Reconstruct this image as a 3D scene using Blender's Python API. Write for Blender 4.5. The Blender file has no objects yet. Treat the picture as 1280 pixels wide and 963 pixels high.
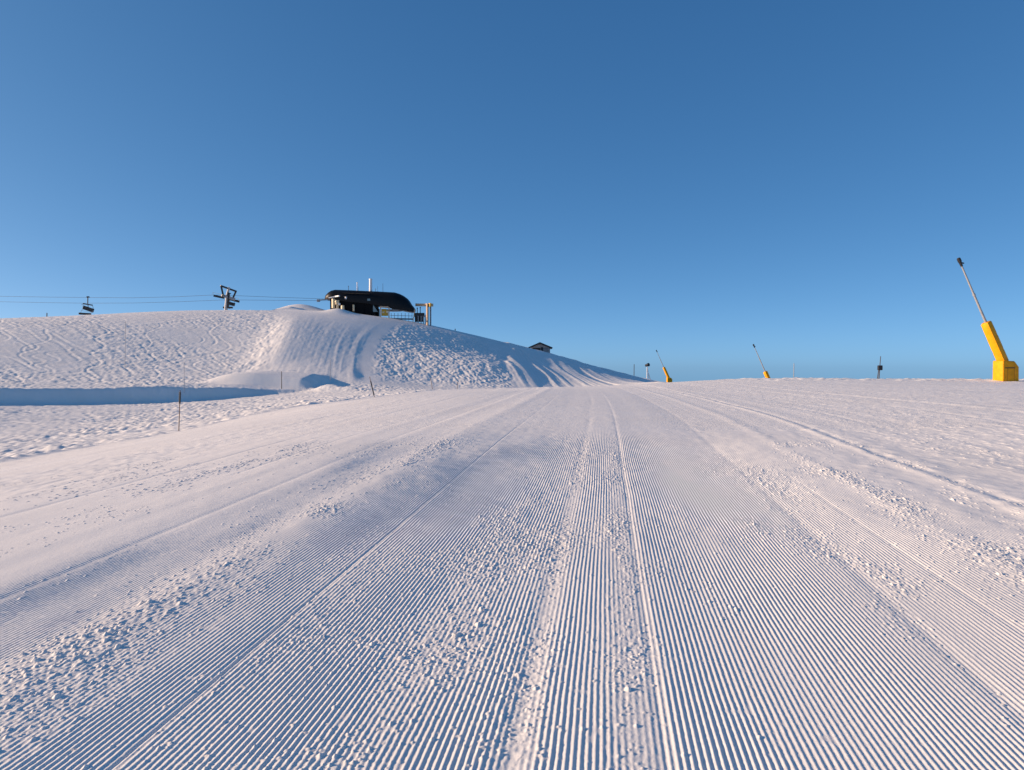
import bpy, bmesh, math, random
import numpy as np
from mathutils import Vector, Matrix

random.seed(4)
rng = np.random.default_rng(7)
scene = bpy.context.scene
COL = scene.collection

# ------------------------------------------------------------------ camera
F = 930.0
EYE = 1.6
PITCH = -math.atan(21.5 / F)
cam_d = bpy.data.cameras.new("camera")
cam_d.sensor_width = 36.0
cam_d.lens = F / 1280.0 * 36.0
cam_d.clip_start = 0.05
cam_d.clip_end = 20000
cam = bpy.data.objects.new("camera", cam_d)
COL.objects.link(cam)
cam.location = (0, 0, EYE)
cam.rotation_euler = (math.pi / 2 + PITCH, 0, 0)
scene.camera = cam


def W(px, py, Y):
    """world point on the sight line through a photo position, at distance Y"""
    u = (px - 640.0) / F
    v = (481.5 - py) / F
    dy = math.cos(PITCH) - v * math.sin(PITCH)
    dz = math.sin(PITCH) + v * math.cos(PITCH)
    k = Y / dy
    return Vector((u * k, Y, EYE + dz * k))


# ------------------------------------------------------------------ noise
_T = rng.uniform(-1, 1, (256, 256)).astype(np.float32)


def vn(x, y, seed=0):
    xi = np.floor(x)
    yi = np.floor(y)
    fx = (x - xi).astype(np.float32)
    fy = (y - yi).astype(np.float32)
    fx = fx * fx * (3 - 2 * fx)
    fy = fy * fy * (3 - 2 * fy)
    xi = xi.astype(np.int32) + seed * 37
    yi = yi.astype(np.int32) + seed * 91
    x0 = xi & 255
    x1 = (xi + 1) & 255
    y0 = yi & 255
    y1 = (yi + 1) & 255
    a = _T[x0, y0]
    b = _T[x1, y0]
    c = _T[x0, y1]
    d = _T[x1, y1]
    ab = a + (b - a) * fx
    cd = c + (d - c) * fx
    return ab + (cd - ab) * fy


def rot(x, y, deg):
    c, s = math.cos(math.radians(deg)), math.sin(math.radians(deg))
    return x * c + y * s, -x * s + y * c


def fbm(x, y, seed, octv=3, gain=0.5):
    r = 0
    a = 1.0
    for i in range(octv):
        r = r + a * vn(x, y, seed + i)
        x, y = rot(x * 2.03, y * 2.03, 37)
        a *= gain
    return r


def ss(a, b, x):
    t = np.clip((x - a) / (b - a), 0, 1)
    return t * t * (3 - 2 * t)


def gauss(x, w):
    return np.exp(-(x / w) ** 2)


# ------------------------------------------------------------------ base terrain (thin-plate surface through survey points)
pts = []


def cp(x, y, z):
    pts.append((x, y, z))


def cpx(px, py, Y):
    w = W(px, py, Y)
    pts.append((w.x, w.y, w.z))


# groomed run near the camera
for y in (-6, -2, 2, 5, 9, 14):
    for x in (-3.0, 0, 3.0):
        cp(x, y, 0.02 * y - (0.05 if x < -2 else 0))
for (x, y, z) in ((-8, 5, -.22), (-8, 12, -.3), (-8, 24, -.2), (-12.6, 18, -.95), (-7, 40, 0.0),
                  (-17.2, 25, -1.6), (-17, 38, -1.67), (-15.6, 50, -1.2), (-12.6, 65, -1.05),
                  (-25, 10, -2.2), (-20, 15, -1.7), (-14, 0, -.8),
                  (5, 8, .17), (8, 3, .12), (8, 13, .28), (10, 14.5, .40), (15, 22, .48), (5, 25, .33), (0, 25, .33),
                  (3, 40, .26), (8, 40, .3), (6, 60, .0)):
    cp(x, y, z)
for a in ((1280, 494, 32), (1280, 483, 45), (1250, 478, 55), (1500, 486, 45),
          (560, 487, 90), (640, 485.5, 86), (700, 484, 82), (740, 483.3, 78), (790, 481.5, 75), (850, 480, 72), (900, 476.3, 66),
          (960, 474, 62), (1000, 474.3, 60), (1100, 475.5, 60), (1200, 475, 60), (1280, 476, 58), (1400, 477, 58), (1600, 480, 58)):
    cpx(*a)
for a in ((835, 482, 204), (700, 493, 120), (640, 492, 112), (760, 497, 130), (830, 492, 140), (900, 492, 110), (960, 498, 129), (1100, 497, 110),
          (1300, 500, 100), (1000, 492, 90)):
    cpx(*a)
# lower run to the left, under the bank
for a in ((0, 560, 41), (0, 540, 53), (0, 520, 72), (0, 507, 85), (224, 522, 70), (224, 503, 98), (120, 513, 80), (350, 500, 88), (450, 489, 108), (-200, 507, 74),
          (-200, 540, 53), (224, 530, 50), (350, 506, 66), (520, 486, 118)):
    cpx(*a)
# foot of the hill
for a in ((-200, 478, 113), (0, 476, 118), (100, 475, 120.5), (200, 474, 123), (300, 473, 125), (400, 473, 126), (450, 475, 126), (520, 481, 128),
          (560, 484, 128), (630, 486, 130), (700, 489, 140), (800, 490, 165)):
    cpx(*a)
# face and crest
crest = [(-250, 408, 142), (-100, 402, 146), (0, 399.5, 149), (60, 397, 152.5), (110, 394.5, 156), (160, 391.5, 159.5), (220, 389, 163),
         (284, 388, 166), (340, 388.5, 168), (400, 390, 170), (440, 392, 172), (480, 397, 175), (520, 403, 178), (545, 408.5, 178), (600, 421, 180),
         (640, 431, 182), (675, 440, 185), (720, 452, 192), (760, 463, 200), (800, 473, 208), (830, 481, 216)]
for (px, py, Y) in crest:
    cpx(px, py, Y)
    w = W(px, py, Y)
    e = (w.z - EYE) / Y
    if px < 350 or px > 560:
        cp(w.x * (Y + 22) / Y, Y + 22, EYE + e * (Y + 22) - 3.0)
    else:
        cp(w.x * (Y + 14) / Y, Y + 14, EYE + e * (Y + 14) - 1.0)
        cp(w.x * (Y + 40) / Y, Y + 40, EYE + e * (Y + 40) - 6.0)
for a in ((-200, 440, 127), (0, 434, 132), (160, 430, 138), (284, 429, 142), (390, 430, 143), (480, 438, 146), (540, 445, 147), (620, 457, 146), (580, 440, 158), (650, 455, 160), (680, 460, 168), (700, 463, 170), (740, 468, 176), (780, 474, 184)):
    cpx(*a)
for (x, y, z) in ((-260, 300, -6), (-120, 300, -6), (0, 310, -14), (150, 300, -22), (260, 200, -16), (150, 150, -8), (120, 60, -1.5), (200, 60, -5), (120, 0, -3),
                  (-120, 0, -9), (-220, 60, -9), (-220, 130, -4), (-60, 20, -5), (-50, -40, -5), (50, -40, -2), (0, -60, -2.5), (-200, -100, -16), (200, -100, -12)):
    cp(x, y, z)
P = np.array(pts, dtype=np.float64)
S = 50.0


def phi(r2):
    return 0.5 * r2 * np.log(r2 + 1e-9)


def solve():
    n = len(P)
    X = P[:, :2] / S
    d2 = ((X[:, None, :] - X[None, :, :]) ** 2).sum(-1)
    A = phi(d2) + np.eye(n) * 2e-4
    Q = np.c_[np.ones(n), X]
    M = np.block([[A, Q], [Q.T, np.zeros((3, 3))]])
    return X, np.linalg.solve(M, np.r_[P[:, 2], np.zeros(3)])


RX, RC = solve()


def tps(x, y):
    x = np.asarray(x, dtype=np.float64) / S
    y = np.asarray(y, dtype=np.float64) / S
    n = len(RX)
    out = RC[n] + RC[n + 1] * x + RC[n + 2] * y
    for i in range(n):
        r2 = (x - RX[i, 0]) ** 2 + (y - RX[i, 1]) ** 2
        out += RC[i] * phi(r2)
    return out


# the surface is looked up from 0.5 m (near) and 1 m rasters with cubic interpolation
class Raster:
    def __init__(self, x0, x1, y0, y1, h):
        self.x0, self.y0, self.h = x0, y0, h
        gx = np.arange(x0, x1 + h, h)
        gy = np.arange(y0, y1 + h, h)
        self.nx, self.ny = len(gx), len(gy)
        g = np.meshgrid(gx, gy, indexing='ij')
        self.z = tps(g[0], g[1])

    def __call__(self, x, y):
        fx = np.clip((x - self.x0) / self.h, 1, self.nx - 3.001)
        fy = np.clip((y - self.y0) / self.h, 1, self.ny - 3.001)
        ix = fx.astype(np.int32)
        iy = fy.astype(np.int32)
        tx = fx - ix
        ty = fy - iy

        def w(t):
            t2, t3 = t * t, t * t * t
            return ((1 - 3 * t + 3 * t2 - t3) / 6, (4 - 6 * t2 + 3 * t3) / 6, (1 + 3 * t + 3 * t2 - 3 * t3) / 6, t3 / 6)
        wx, wy = w(tx), w(ty)
        r = 0
        for i in range(4):
            for j in range(4):
                r = r + wx[i] * wy[j] * self.z[ix + i - 1, iy + j - 1]
        return r


R_ALL = Raster(-262, 262, -102, 304, 2.0)


def base(x, y):
    z = R_ALL(x, y)
    d = np.hypot(x, y - 90.0)
    k = ss(170, 260, d)
    far = -14 - 0.075 * np.maximum(d - 200, 0)
    return z * (1 - k) + far * k


# ------------------------------------------------------------------ features
TH = math.radians(7.17)          # heading of the grooming passes
CT, ST = math.cos(TH), math.sin(TH)


def s_of(x, y):
    bend = 2.4 * np.clip((y - 14) / 55, 0, 2.2) ** 2
    return x * CT - (y * ST - bend * CT)


EY = np.array([-60, -10, 10, 25, 31, 38, 44, 50, 58, 65, 78, 90, 110, 140])
EX = np.array([-30, -25, -21.5, -17.2, -17.25, -17, -16.4, -15.6, -14.0, -12.6, -10.2, -7.7, -4, 0])


def px_of(x, y):
    return 640 + F * x / np.maximum(y, 1)


def run_edges(y):
    t = np.clip((y - 126) / 42, -0.2, 1.3)
    return -43.5 + (-50.5 + 43.5) * t + 1.2 * np.sin(t * 3), -26.6 + (-28.2 + 26.6) * t - 2.4 * np.sin(t * 3.1)


def ski_tracks(X, Y, y0, y1, x0, x1, n, seed):
    """grooves with pushed-up rims left by single skis and boards"""
    r = np.random.default_rng(seed)
    z = np.zeros_like(X)
    for i in range(n):
        w = r.uniform(.16, .3)
        dep = r.uniform(.012, .05)
        if i % 2:                                   # traverse
            cx, cy = r.uniform(x0, x1), r.uniform(y0, y1)
            m = r.choice([-1, 1]) * r.uniform(.25, .8)
            half = r.uniform(5, 16)
            u = (X - cx)
            k = np.abs(u) < half
            u = u[k]
            d = (Y[k] - cy - m * u - r.uniform(-.02, .02) * u * u - .5 * np.sin(u / r.uniform(2, 5) + r.uniform(0, 6))) / math.sqrt(1 + m * m)
            e = 1 - ss(half * .7, half, np.abs(u))
        else:                                       # linked turns down the fall line
            cx = r.uniform(x0, x1)
            ya = r.uniform(y0 + 2, y1 - 12)
            yb = ya + r.uniform(10, 34)
            k = (Y > ya) & (Y < yb)
            u = Y[k] - ya
            A, L = r.uniform(.7, 2.2), r.uniform(5, 10)
            ph = r.uniform(0, 6)
            d = X[k] - cx - r.uniform(-.5, .3) * u - A * np.sin(2 * math.pi * u / L + ph)
            sl = A * 2 * math.pi / L * np.cos(2 * math.pi * u / L + ph)
            d = d / np.sqrt(1 + sl * sl)
            e = ss(0, 2, u) * (1 - ss(yb - ya - 3, yb - ya, u))
        z[k] += e * dep * (-gauss(d, w) + .7 * gauss(d - w * 1.7, w * .8) + .35 * gauss(d + w * 1.7, w * .8))
    return z


def features(x, y):
    """metre-scale relief: bank, mounds, hill passes, moguls, run edge"""
    z = np.zeros_like(x)
    m = (y > 15) & (y < 262)
    X, Y = x[m], y[m]
    px = px_of(X, Y)
    f = np.zeros_like(X)
    # ---- bank beside the lower run (its near face in its own shade)
    yb = 98.0 + 0.85 * np.clip(X + 46, -34, 40) + 0.22 * vn(X / 9, X * 0, 3) + 0.08 * vn(X / 1.3, X * 0, 4)
    hb = 2.2 * (1 - ss(-48, -27, X)) * (0.94 + 0.06 * vn(X / 4, X * 0, 5))
    f += hb * ss(-0.15, 2.3, Y - yb) * (1 - ss(7, 30, Y - yb))
    f += 0.03 * hb * gauss(Y - yb - 2.2, .7) * vn(X / .6, Y / 2, 6)
    # ---- take-off mounds at the foot of the hill
    f += 1.45 * ss(-50, -42.5, X) * (1 - ss(-32.5, -29.5, X)) * ss(111.5, 114.5, Y) * (1 - ss(120, 128, Y))
    f += .85 * np.exp(-((X + 27.6) / 2.2) ** 2 - ((Y - 112) / 2.6) ** 2)
    f += .5 * np.exp(-((X + 24.0) / 2.6) ** 2 - ((Y - 110) / 2.0) ** 2)
    # ---- mound behind the crest, left of the station
    f += 2.9 * np.exp(-((X + 52.5) / 7.5) ** 2 - ((Y - 184) / 6) ** 2)
    f += 0.9 * np.exp(-((X + 40) / 3.0) ** 2 - ((Y - 171.5) / 3) ** 2)
    # ---- the groomed pass up the face
    le, re = run_edges(Y)
    hy = ss(122, 130, Y) * (1 - ss(146, 168, Y))
    inside = ss(-5.5, 3.5, X - le) * (1 - ss(-0.6, 1.8, X - re))
    f += hy * inside * 0.38
    q = (X - le) / (re - le)
    f += hy * inside * (-.75 * (np.clip(q, 0, 1) - .5) * ss(126, 136, Y) + 0.28 * gauss(q - .1, .25) * ss(128, 138, Y) + 0.024 * vn(q * 5 + .4 * vn(q * 2, Y / 6, 16), Y / 30, 11) + 0.018 * vn(q * 21, Y / 14, 12) + .016 * vn(q * 52, Y / 9, 13) + .018 * vn(X / .5, Y / .9, 17))
    f += hy * 0.10 * gauss(X - re + 0.4, 0.8)
    f += hy * gauss(X - le + 1.5, 2.5) * (0.10 * vn(X / 1.2, Y / 2, 14) + .08 * vn(X / .4, Y / .8, 15))
    # ---- moguls and ski tracks
    hill = ss(111, 121, Y - .12 * (X + 60)) * (1 - ss(240, 255, Y))
    left = hill * (1 - ss(-3.5, -1.0, X - le)) * (1 - .85 * ss(-47, -44, X) * (1 - ss(-33, -30, X)) * ss(108, 112, Y) * (1 - ss(119, 123, Y)))
    u1, v1 = rot(X, Y, 33)
    u2, v2 = rot(X, Y, -38)
    u3, v3 = rot(X, Y, 12)
    trk = 0.060 * vn(u1 / 5.5, v1 / 0.42, 21) + 0.05 * vn(u2 / 4.2, v2 / 0.42, 22) + 0.05 * vn(u3 / 6, v3 / 0.42, 23)
    trk += 0.045 * vn(u1 / 1.5, v1 / 0.4, 24) + 0.05 * vn(X / .28, Y / .7, 25) + 0.04 * vn(u2 / 1.3, v2 / .38, 27)
    trk += 0.16 * np.maximum(0, .25 - np.abs(vn(u1 / 9, v1 / 2.2, 28))) - 0.2 * np.maximum(0, .16 - np.abs(vn(u2 / 8, v2 / 3.5, 29)))
    calm = 0.28 + 0.72 * ss(-0.35, 0.45, vn(X / 11, Y / 9, 26) + 0.35 * ss(0, 160, px) - .15 * ss(150, 160, Y))
    f += left * trk * calm * .72
    sel = left > .02
    f[sel] += left[sel] * ski_tracks(X[sel], Y[sel], 110, 168, -125, -42, 150, 5)
    right = hill * ss(1.5, 4.0, X - re) * (1 - ss(622, 634, px + 4 * vn(X / 3, Y / 3, 36) + 0.35 * np.minimum(0, (Y - 150) * 2)))
    right = right * (1 - ss(168, 176, Y))
    mg = 0.06 * vn(X / 1.3, Y / 3.0, 31) + 0.055 * vn(u2 / 0.42, v2 / 2.6, 32) + 0.055 * vn(u1 / 0.42, v1 / 2.2, 33) + 0.06 * vn(X / .28, Y / .8, 34)
    f += right * mg * ss(1, 6, X - re) * (1 - .3 * ss(158, 172, Y)) * ss(122, 136, Y) * 1.0
    # broad groomed shoulder to the right, raised edge and long streaks
    sh = hill * ss(630, 640, px + 5 * vn(X / 3, Y / 3, 35)) * ss(128, 140, Y)
    qq = X + 0.16 * Y
    f += sh * (0.25 + 0.15 * vn(qq / 3.1, Y / 70, 41) + 0.08 * vn(qq / 1.2, Y / 50, 42) + 0.045 * vn(qq / .5, Y / 30, 43) + .02 * vn(X / .5, Y / .9, 44))
    f += sh * .065 * np.clip(X, 0, 28) * (1 - ss(164, 190, Y))
    # ---- left of the run edge: lower run surface, skied out
    ex = np.interp(Y, EY, EX)
    off = (1 - ss(-.5, .3, X - ex)) * (1 - ss(119, 128, Y)) * (1 - .85 * ss(-47, -44, X) * (1 - ss(-33, -30, X)) * ss(108, 112, Y))
    w1, r1 = rot(X, Y, 14)
    w2, r2 = rot(X, Y, -20)
    low = 0.045 * vn(w1 / 2.6, r1 / .55, 51) + 0.04 * vn(w2 / 3.0, r2 / .6, 52) + 0.025 * vn(X / .5, Y / .6, 53) + .06 * vn(X / 5, Y / 2.2, 54)
    fade = 0.45 + .55 * ss(-.3, .4, vn(X / 9, Y / 7, 55))
    f += off * fade * 1.05 * (low * .9 + .05 * vn(w1 / .9, r1 / .5, 65) + .05 * vn(w2 / .35, r2 / .5, 66) + .05 * vn(X / .22, Y / .5, 69))
    sel = off > .02
    f[sel] += off[sel] * ski_tracks(X[sel] * .6, Y[sel], 30, 92, -50, -8, 44, 9)
    edge = 0.5 + 0.5 * vn(Y / 3.2, Y * 0, 56)
    f += (1 - ss(100, 116, Y)) * (0.20 * gauss(X - ex + .25, .4) * edge - 0.30 * gauss(X - ex + 1.2, .8) * edge
                                  + .08 * gauss(X - ex + .5, .5) * vn(X / .35, Y / .35, 57))
    # wind-blown clumps on the right-hand crest
    cl = ss(14, 20, X) * (1 - ss(52, 56, X)) * ss(50, 55, Y) * (1 - ss(62, 66, Y))
    f += cl * np.maximum(0, vn(X / .9, Y / .9, 58) + .5 * vn(X / .4, Y / .4, 59) - .35) * .11
    z[m] = f
    return z


def lateral(s, t):
    """cross profile of the grooming passes, running on along the whole run"""
    tt = t / 45.0
    z = 0.008 * vn(s / 1.7, tt * .6, 61) + 0.0065 * vn(s / .62, tt * 1.4, 62) + 0.0028 * vn(s / .21, tt * 2, 63) * (1 - .7 * ss(-3.6, -3.2, s) * (1 - ss(3.2, 3.6, s)))
    # pass edges and grooves
    v1 = .75 + .45 * vn(s * 0, t / 6, 64)
    vl = .45 + .55 * vn(s * 0, t / 2.5, 67) - .35 * ss(8, 25, t)
    z = z - 0.006 * gauss(s + .38, .06) * np.maximum(vl, .1) + 0.003 * np.maximum(vl, .15) * ss(-.36, -.27, s) * (1 - ss(-.27, .1, s))
    z = z + 0.0045 * (.8 + .3 * vn(s * 0, t / 2, 68) - .5 * ss(8, 25, t)) * ss(.25, .30, s) * (1 - ss(.3, .9, s)) - 0.003 * gauss(s - .235, .02)
    z = z - 0.006 * gauss(s + 1.9, .018) * v1
    z = z - 0.006 * gauss(s - 1.86, .06) * v1
    z = z + 0.016 * gauss(s + 2.85, .26)
    z = z + 0.009 * ss(-4.05, -3.8, s) - 0.006 * gauss(s + 4.02, .05) * v1
    z = z + 0.012 * gauss(s - 4.14, .09) - 0.017 * gauss(s - 4.32, .08) * v1
    z = z + 0.010 * gauss(s - 3.02, .14)
    z = z - 0.012 * gauss(s - 9.5, .25) * v1 + 0.006 * gauss(s - 9.9, .2) - .012 * gauss(s - 16, .3)
    z = z + 0.014 * ss(-8.1, -7.5, s) - .006 * gauss(s + 8, .1) * v1
    # thin scratches and blade seams running down the passes
    for i, (si, wi) in enumerate(((-5.15, .05), (-5.9, .03), (-6.6, .06), (-7.2, .04), (-9.1, .07), (-10.6, .05), (-12.1, .09), (-13.8, .07), (2.42, .03), (3.55, .04),
                                  (5.6, .06), (6.9, .05), (8.2, .08), (11.4, .08), (13.2, .07), (18.5, .12), (22.5, .14), (27, .15))):
        z = z - .11 * wi * gauss(s - si - .05 * vn(t / 9, t * 0, 110 + i), wi) * ss(-.35, .35, vn(t / 4.0, s * 0, 130 + i))
    # broad tilt of single passes
    z = z + np.interp(s, (-30, -4, -2.5, -.7, .25, 1.9, 3.4, 7, 12, 40), (0, 0, 0, -.034, -.036, -.048, -.038, 0, .05, .05)) + (1 - ss(34, 52, t)) * np.interp(s, (6, 12, 22, 40), (0, .07, .17, .17))
    return z


def rough_mask(s, t):
    """0..1 where the snow is broken into clumps"""
    n = vn(s / .9, t / 3.5, 71) * .6 + vn(s / .35, t / .8, 72) * .5
    k = 0.8 * gauss(s + 2.85, .28) * ss(-.4, .4, n + .15)
    k = k + 0.9 * gauss(s - 3.0, .27) * ss(-.2, .5, n + .1)
    k = k + 0.45 * gauss(s + .85, .36) * ss(-.15, .55, n + .05)
    k = k + 0.45 * gauss(s + .37, .12) * ss(-.4, .4, n + .1)
    k = k + 0.60 * gauss(s - .14, .12) * ss(-.3, .35, n)
    k = k + 0.5 * gauss(s - 1.95, .22) * ss(-.1, .5, n)
    k = k + 0.8 * gauss(s - 4.32, .2) * ss(-.6, .2, n)
    k = k + 0.55 * ss(4.6, 5.6, s) * ss(-.25, .5, n + .08)
    k = k + 0.4 * ss(2.9, 3.4, s) * (1 - ss(3.9, 4.1, s)) * ss(0, .6, n)
    k = k + 0.5 * ss(-5.6, -5.0, -np.abs(s + 5.2) - 4.6) * ss(-.2, .5, n)
    k = k + 0.34 * ss(0.15, .7, n) + .25 * gauss(s - 1.0, .5) * ss(.2, .7, n)
    return np.clip(k, 0, 1)


PITCH_C = 0.0295


def crumbs(x, y, cell, r0, r1, dens, seed):
    """separate small snow crumbs lying on the surface, denser where dens is high"""
    z = np.zeros(x.shape, np.float32)
    m = dens > .02
    X, Y, D = x[m] / cell, y[m] / cell, dens[m]
    ix, iy = np.floor(X).astype(np.int32), np.floor(Y).astype(np.int32)
    best = np.zeros(X.shape, np.float32)
    wx = .16 * vn(X * 2.6, Y * 2.6, seed + 5)
    wy = .16 * vn(X * 2.6, Y * 2.6, seed + 6)
    for di in (-1, 0, 1):
        for dj in (-1, 0, 1):
            cx, cy = ix + di, iy + dj
            a = (cx * 7 + cy * 131 + (cy >> 4) * 57 + seed * 17) & 255
            b = (cy * 11 + cx * 71 + (cx >> 4) * 29 + seed * 43) & 255
            jx = .5 + .42 * _T[a, b]
            jy = .5 + .42 * _T[b, a]
            pr = .5 + .5 * _T[(a + 91) & 255, (b + 13) & 255]
            rad = (r0 + (r1 - r0) * np.abs(_T[(a + 37) & 255, (b + 101) & 255]) ** 1.6) / cell
            d2 = (X + wx - cx - jx) ** 2 + (Y + wy - cy - jy) ** 2
            h = np.sqrt(np.maximum(0, rad * rad - d2)) * (pr < D)
            best = np.maximum(best, h)
    z[m] = best * cell * .85
    return z


def micro(x, y, s, t, amp):
    """centimetre relief: corduroy, clumps, grain. amp fades it out"""
    K = rough_mask(s, t)
    n2 = vn(s / .5, t / 2.4, 81)
    cor = ss(-4.7, -3.9, s) * (1 - ss(3.15, 3.7, s + .25 * n2)) * (1 - .85 * gauss(s + 2.85, .22))
    cor = cor * (1 - .8 * gauss(s + .36, .07)) * (1 - .65 * gauss(s - .15, .11))
    cor = cor * (0.72 + .28 * ss(-.6, .3, n2)) * (1 - .45 * ss(2.2, 3.0, s) - .35 * (1 - ss(-3.4, -2.4, s)))
    wob = 0.0025 * vn(s / .3, t / .6, 82) + (.0006 + .0022 * K) * vn(s / .05, t / .07, 83)
    wob = wob + .010 * vn(s / 2.2, t / 2.8, 102)
    ph = (s + wob) / PITCH_C
    rdg = 0.5 + 0.5 * np.cos(2 * np.pi * ph)
    rdg = rdg ** 1.35
    brk = vn(s / .05, t / .09, 84)
    z = cor * 0.0060 * (.86 + .3 * vn(s / .45, t / 1.3, 101)) * rdg * (1 - .5 * K) * (0.97 + (.06 + .3 * K) * brk - .45 * ss(.72, .9, brk + .25 * K))
    c1 = vn(x / .052, y / .06, 85) + .55 * vn(x / .024, y / .027, 86)
    z = z + K * (np.maximum(0, c1 - .12) * .0055 + .0045 * vn(x / .017, y / .019, 89) + .002 * vn(x / .009, y / .01, 95))
    rt = ss(4.5, 5.4, s)
    z = z + rt * K * np.maximum(0, vn(x / .085, y / .10, 96) + .4 * vn(x / .04, y / .045, 97) - .15) * .022
    big = np.maximum(0, vn(x / .11, y / .12, 87) - .28) * .014
    z = z + big * np.clip(gauss(s + 2.85, .3) + gauss(s - 3.0, .25) * .8 + .7 * gauss(s - 4.4, .2) + .5 * ss(4.8, 6, s), 0, 1) * K
    z = z + 0.0006 * vn(x / .012, y / .014, 88)
    # stray crumbs lying on the ridges
    near = 1 - ss(11, 16, t)
    z = z + crumbs(x, y, .026, .0025, .0105, np.clip(K * .75 + .015 + .05 * ss(.1, .6, n2), 0, .85) * near, 3)
    z = z + crumbs(x, y, .060, .006, .020, np.clip(K - .25, 0, 1) * .55 * (.6 + .4 * ss(2.4, 2.9, np.abs(s))) * near, 8)
    return z * amp


def mid(x, y, s, t):
    """decimetre relief over the whole run beyond the first metres"""
    K = rough_mask(s, t * .6)
    wide = ss(-.4, .5, vn(s / 2.2, t / 30, 93) + .5 * ss(3, 9, s) + .15 * ss(-4, -9, s))
    grm = ss(-3.8, -3.2, s) * (1 - ss(3.2, 3.8, s))
    z = (0.008 * vn(x / .22, y / .34, 91) + 0.006 * vn(x / .11, y / .17, 92)) * (.2 + 1.2 * np.maximum(K, wide * .75)) * (1 - .6 * grm) * (1 - .3 * ss(4.4, 5.5, s))
    z = z + 0.010 * ss(4.4, 5.5, s) * np.maximum(0, vn(x / .10, y / .14, 99) + .6 * vn(x / .05, y / .07, 100) - .2) * ss(-.5, .3, vn(s / 1.8, y / 9, 98))
    z = z + 0.004 * vn(x / 3.5, y / 12, 94)
    return z


# ------------------------------------------------------------------ snow material
def snow_material(name, bump_scale, bump_dist, bump2):
    m = bpy.data.materials.new(name)
    m.use_nodes = True
    nt = m.node_tree
    b = nt.nodes["Principled BSDF"]
    b.inputs["Roughness"].default_value = 0.62
    b.inputs["Specular IOR Level"].default_value = 0.25
    geo = nt.nodes.new("ShaderNodeNewGeometry")
    n = nt.nodes.new("ShaderNodeTexNoise")
    n.inputs["Scale"].default_value = bump_scale
    n.inputs["Detail"].default_value = 5
    n.inputs["Roughness"].default_value = .62
    nt.links.new(geo.outputs["Position"], n.inputs["Vector"])
    bp = nt.nodes.new("ShaderNodeBump")
    bp.inputs["Strength"].default_value = bump2
    bp.inputs["Distance"].default_value = bump_dist
    nt.links.new(n.outputs["Fac"], bp.inputs["Height"])
    nt.links.new(bp.outputs["Normal"], b.inputs["Normal"])
    # faint drift in the whiteness of the snow (dense, icier and fresher patches)
    n2 = nt.nodes.new("ShaderNodeTexNoise")
    n2.inputs["Scale"].default_value = 0.35
    n2.inputs["Detail"].default_value = 6
    nt.links.new(geo.outputs["Position"], n2.inputs["Vector"])
    r = nt.nodes.new("ShaderNodeValToRGB")
    r.color_ramp.elements[0].position = .3
    r.color_ramp.elements[1].position = .7
    r.color_ramp.elements[0].color = (.845, .815, .76, 1)
    r.color_ramp.elements[1].color = (.89, .865, .815, 1)
    nt.links.new(n2.outputs["Fac"], r.inputs["Fac"])
    nt.links.new(r.outputs["Color"], b.inputs["Base Color"])
    return m


SNOW_NEAR = snow_material("packed_snow", 110, .004, .4)
SNOW_FAR = snow_material("skied_snow", 22, .03, .45)


def build_mesh(name, V, Q, mat):
    me = bpy.data.meshes.new(name)
    nv, nq = len(V), len(Q)
    me.vertices.add(nv)
    me.vertices.foreach_set("co", V.astype(np.float32).ravel())
    me.loops.add(nq * 4)
    me.loops.foreach_set("vertex_index", Q.astype(np.int32).ravel())
    me.polygons.add(nq)
    me.polygons.foreach_set("loop_start", np.arange(0, nq * 4, 4, dtype=np.int32))
    me.polygons.foreach_set("use_smooth", np.ones(nq, dtype=bool))
    me.update(calc_edges=True)
    me.materials.append(mat)
    o = bpy.data.objects.new(name, me)
    COL.objects.link(o)
    o["kind"] = "structure"
    return o


def grid_quads(nr, nc, off=0):
    i = np.arange(nr - 1)[:, None] * nc + np.arange(nc - 1)[None, :] + off
    return np.stack([i, i + 1, i + nc + 1, i + nc], -1).reshape(-1, 4)


# ---- near strip: corduroy as real relief, lattice laid along the grooming passes
DS = PITCH_C / 7.0
BANDS = [(0.9, 4.0, -6.0, 5.0, .0072), (4.0, 8.0, -9.2, 7.2, .016), (8.0, 16.0, -15.6, 11.6, .038)]
EDGE_IN = 0.45


def near_strip():
    Vs, Qs = [], []
    off = 0
    for (t0, t1, s0, s1, dt) in BANDS:
        i0, i1 = int(round(s0 / DS)), int(round(s1 / DS))
        sv = np.arange(i0, i1 + 1) * DS
        nt_ = int(math.ceil((t1 - t0) / dt)) + 1
        tv = np.linspace(t0, t1, nt_)
        sg, tg = np.meshgrid(sv, tv)
        x = sg * CT + tg * ST
        y = -sg * ST + tg * CT
        s = sg
        # ease into the coarser sheet at the outer borders
        e = np.minimum(ss(s0, s0 + .6, sg), 1 - ss(s1 - .6, s1, sg))
        if t0 == 8.0:
            e = np.minimum(e, 1 - .75 * ss(12.5, 16.0, tg))
        if t0 < 1:
            e = np.minimum(e, ss(t0, t0 + .3, tg))
        z = base(x, y) + features(x, y) + lateral(s_of(x, y), tg) + mid(x, y, s, tg) * ss(3, 9, tg) + micro(x, y, s, tg, e)
        z[:, 0] -= .1
        z[:, -1] -= .1
        if t0 < 1:
            z[0] -= .1
        else:                                   # shoulder where this band is wider than the one before it
            z[0, (sv < prev[0] + 1e-6) | (sv > prev[1] - 1e-6)] -= .12
        prev = (sv[0], sv[-1])
        Vs.append(np.stack([x, y, z], -1).reshape(-1, 3))
        Qs.append(grid_quads(nt_, len(sv), off))
        off += x.size
    return build_mesh("groomed_piste", np.concatenate(Vs), np.concatenate(Qs)[:, ::1], SNOW_NEAR)


near_strip()


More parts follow.
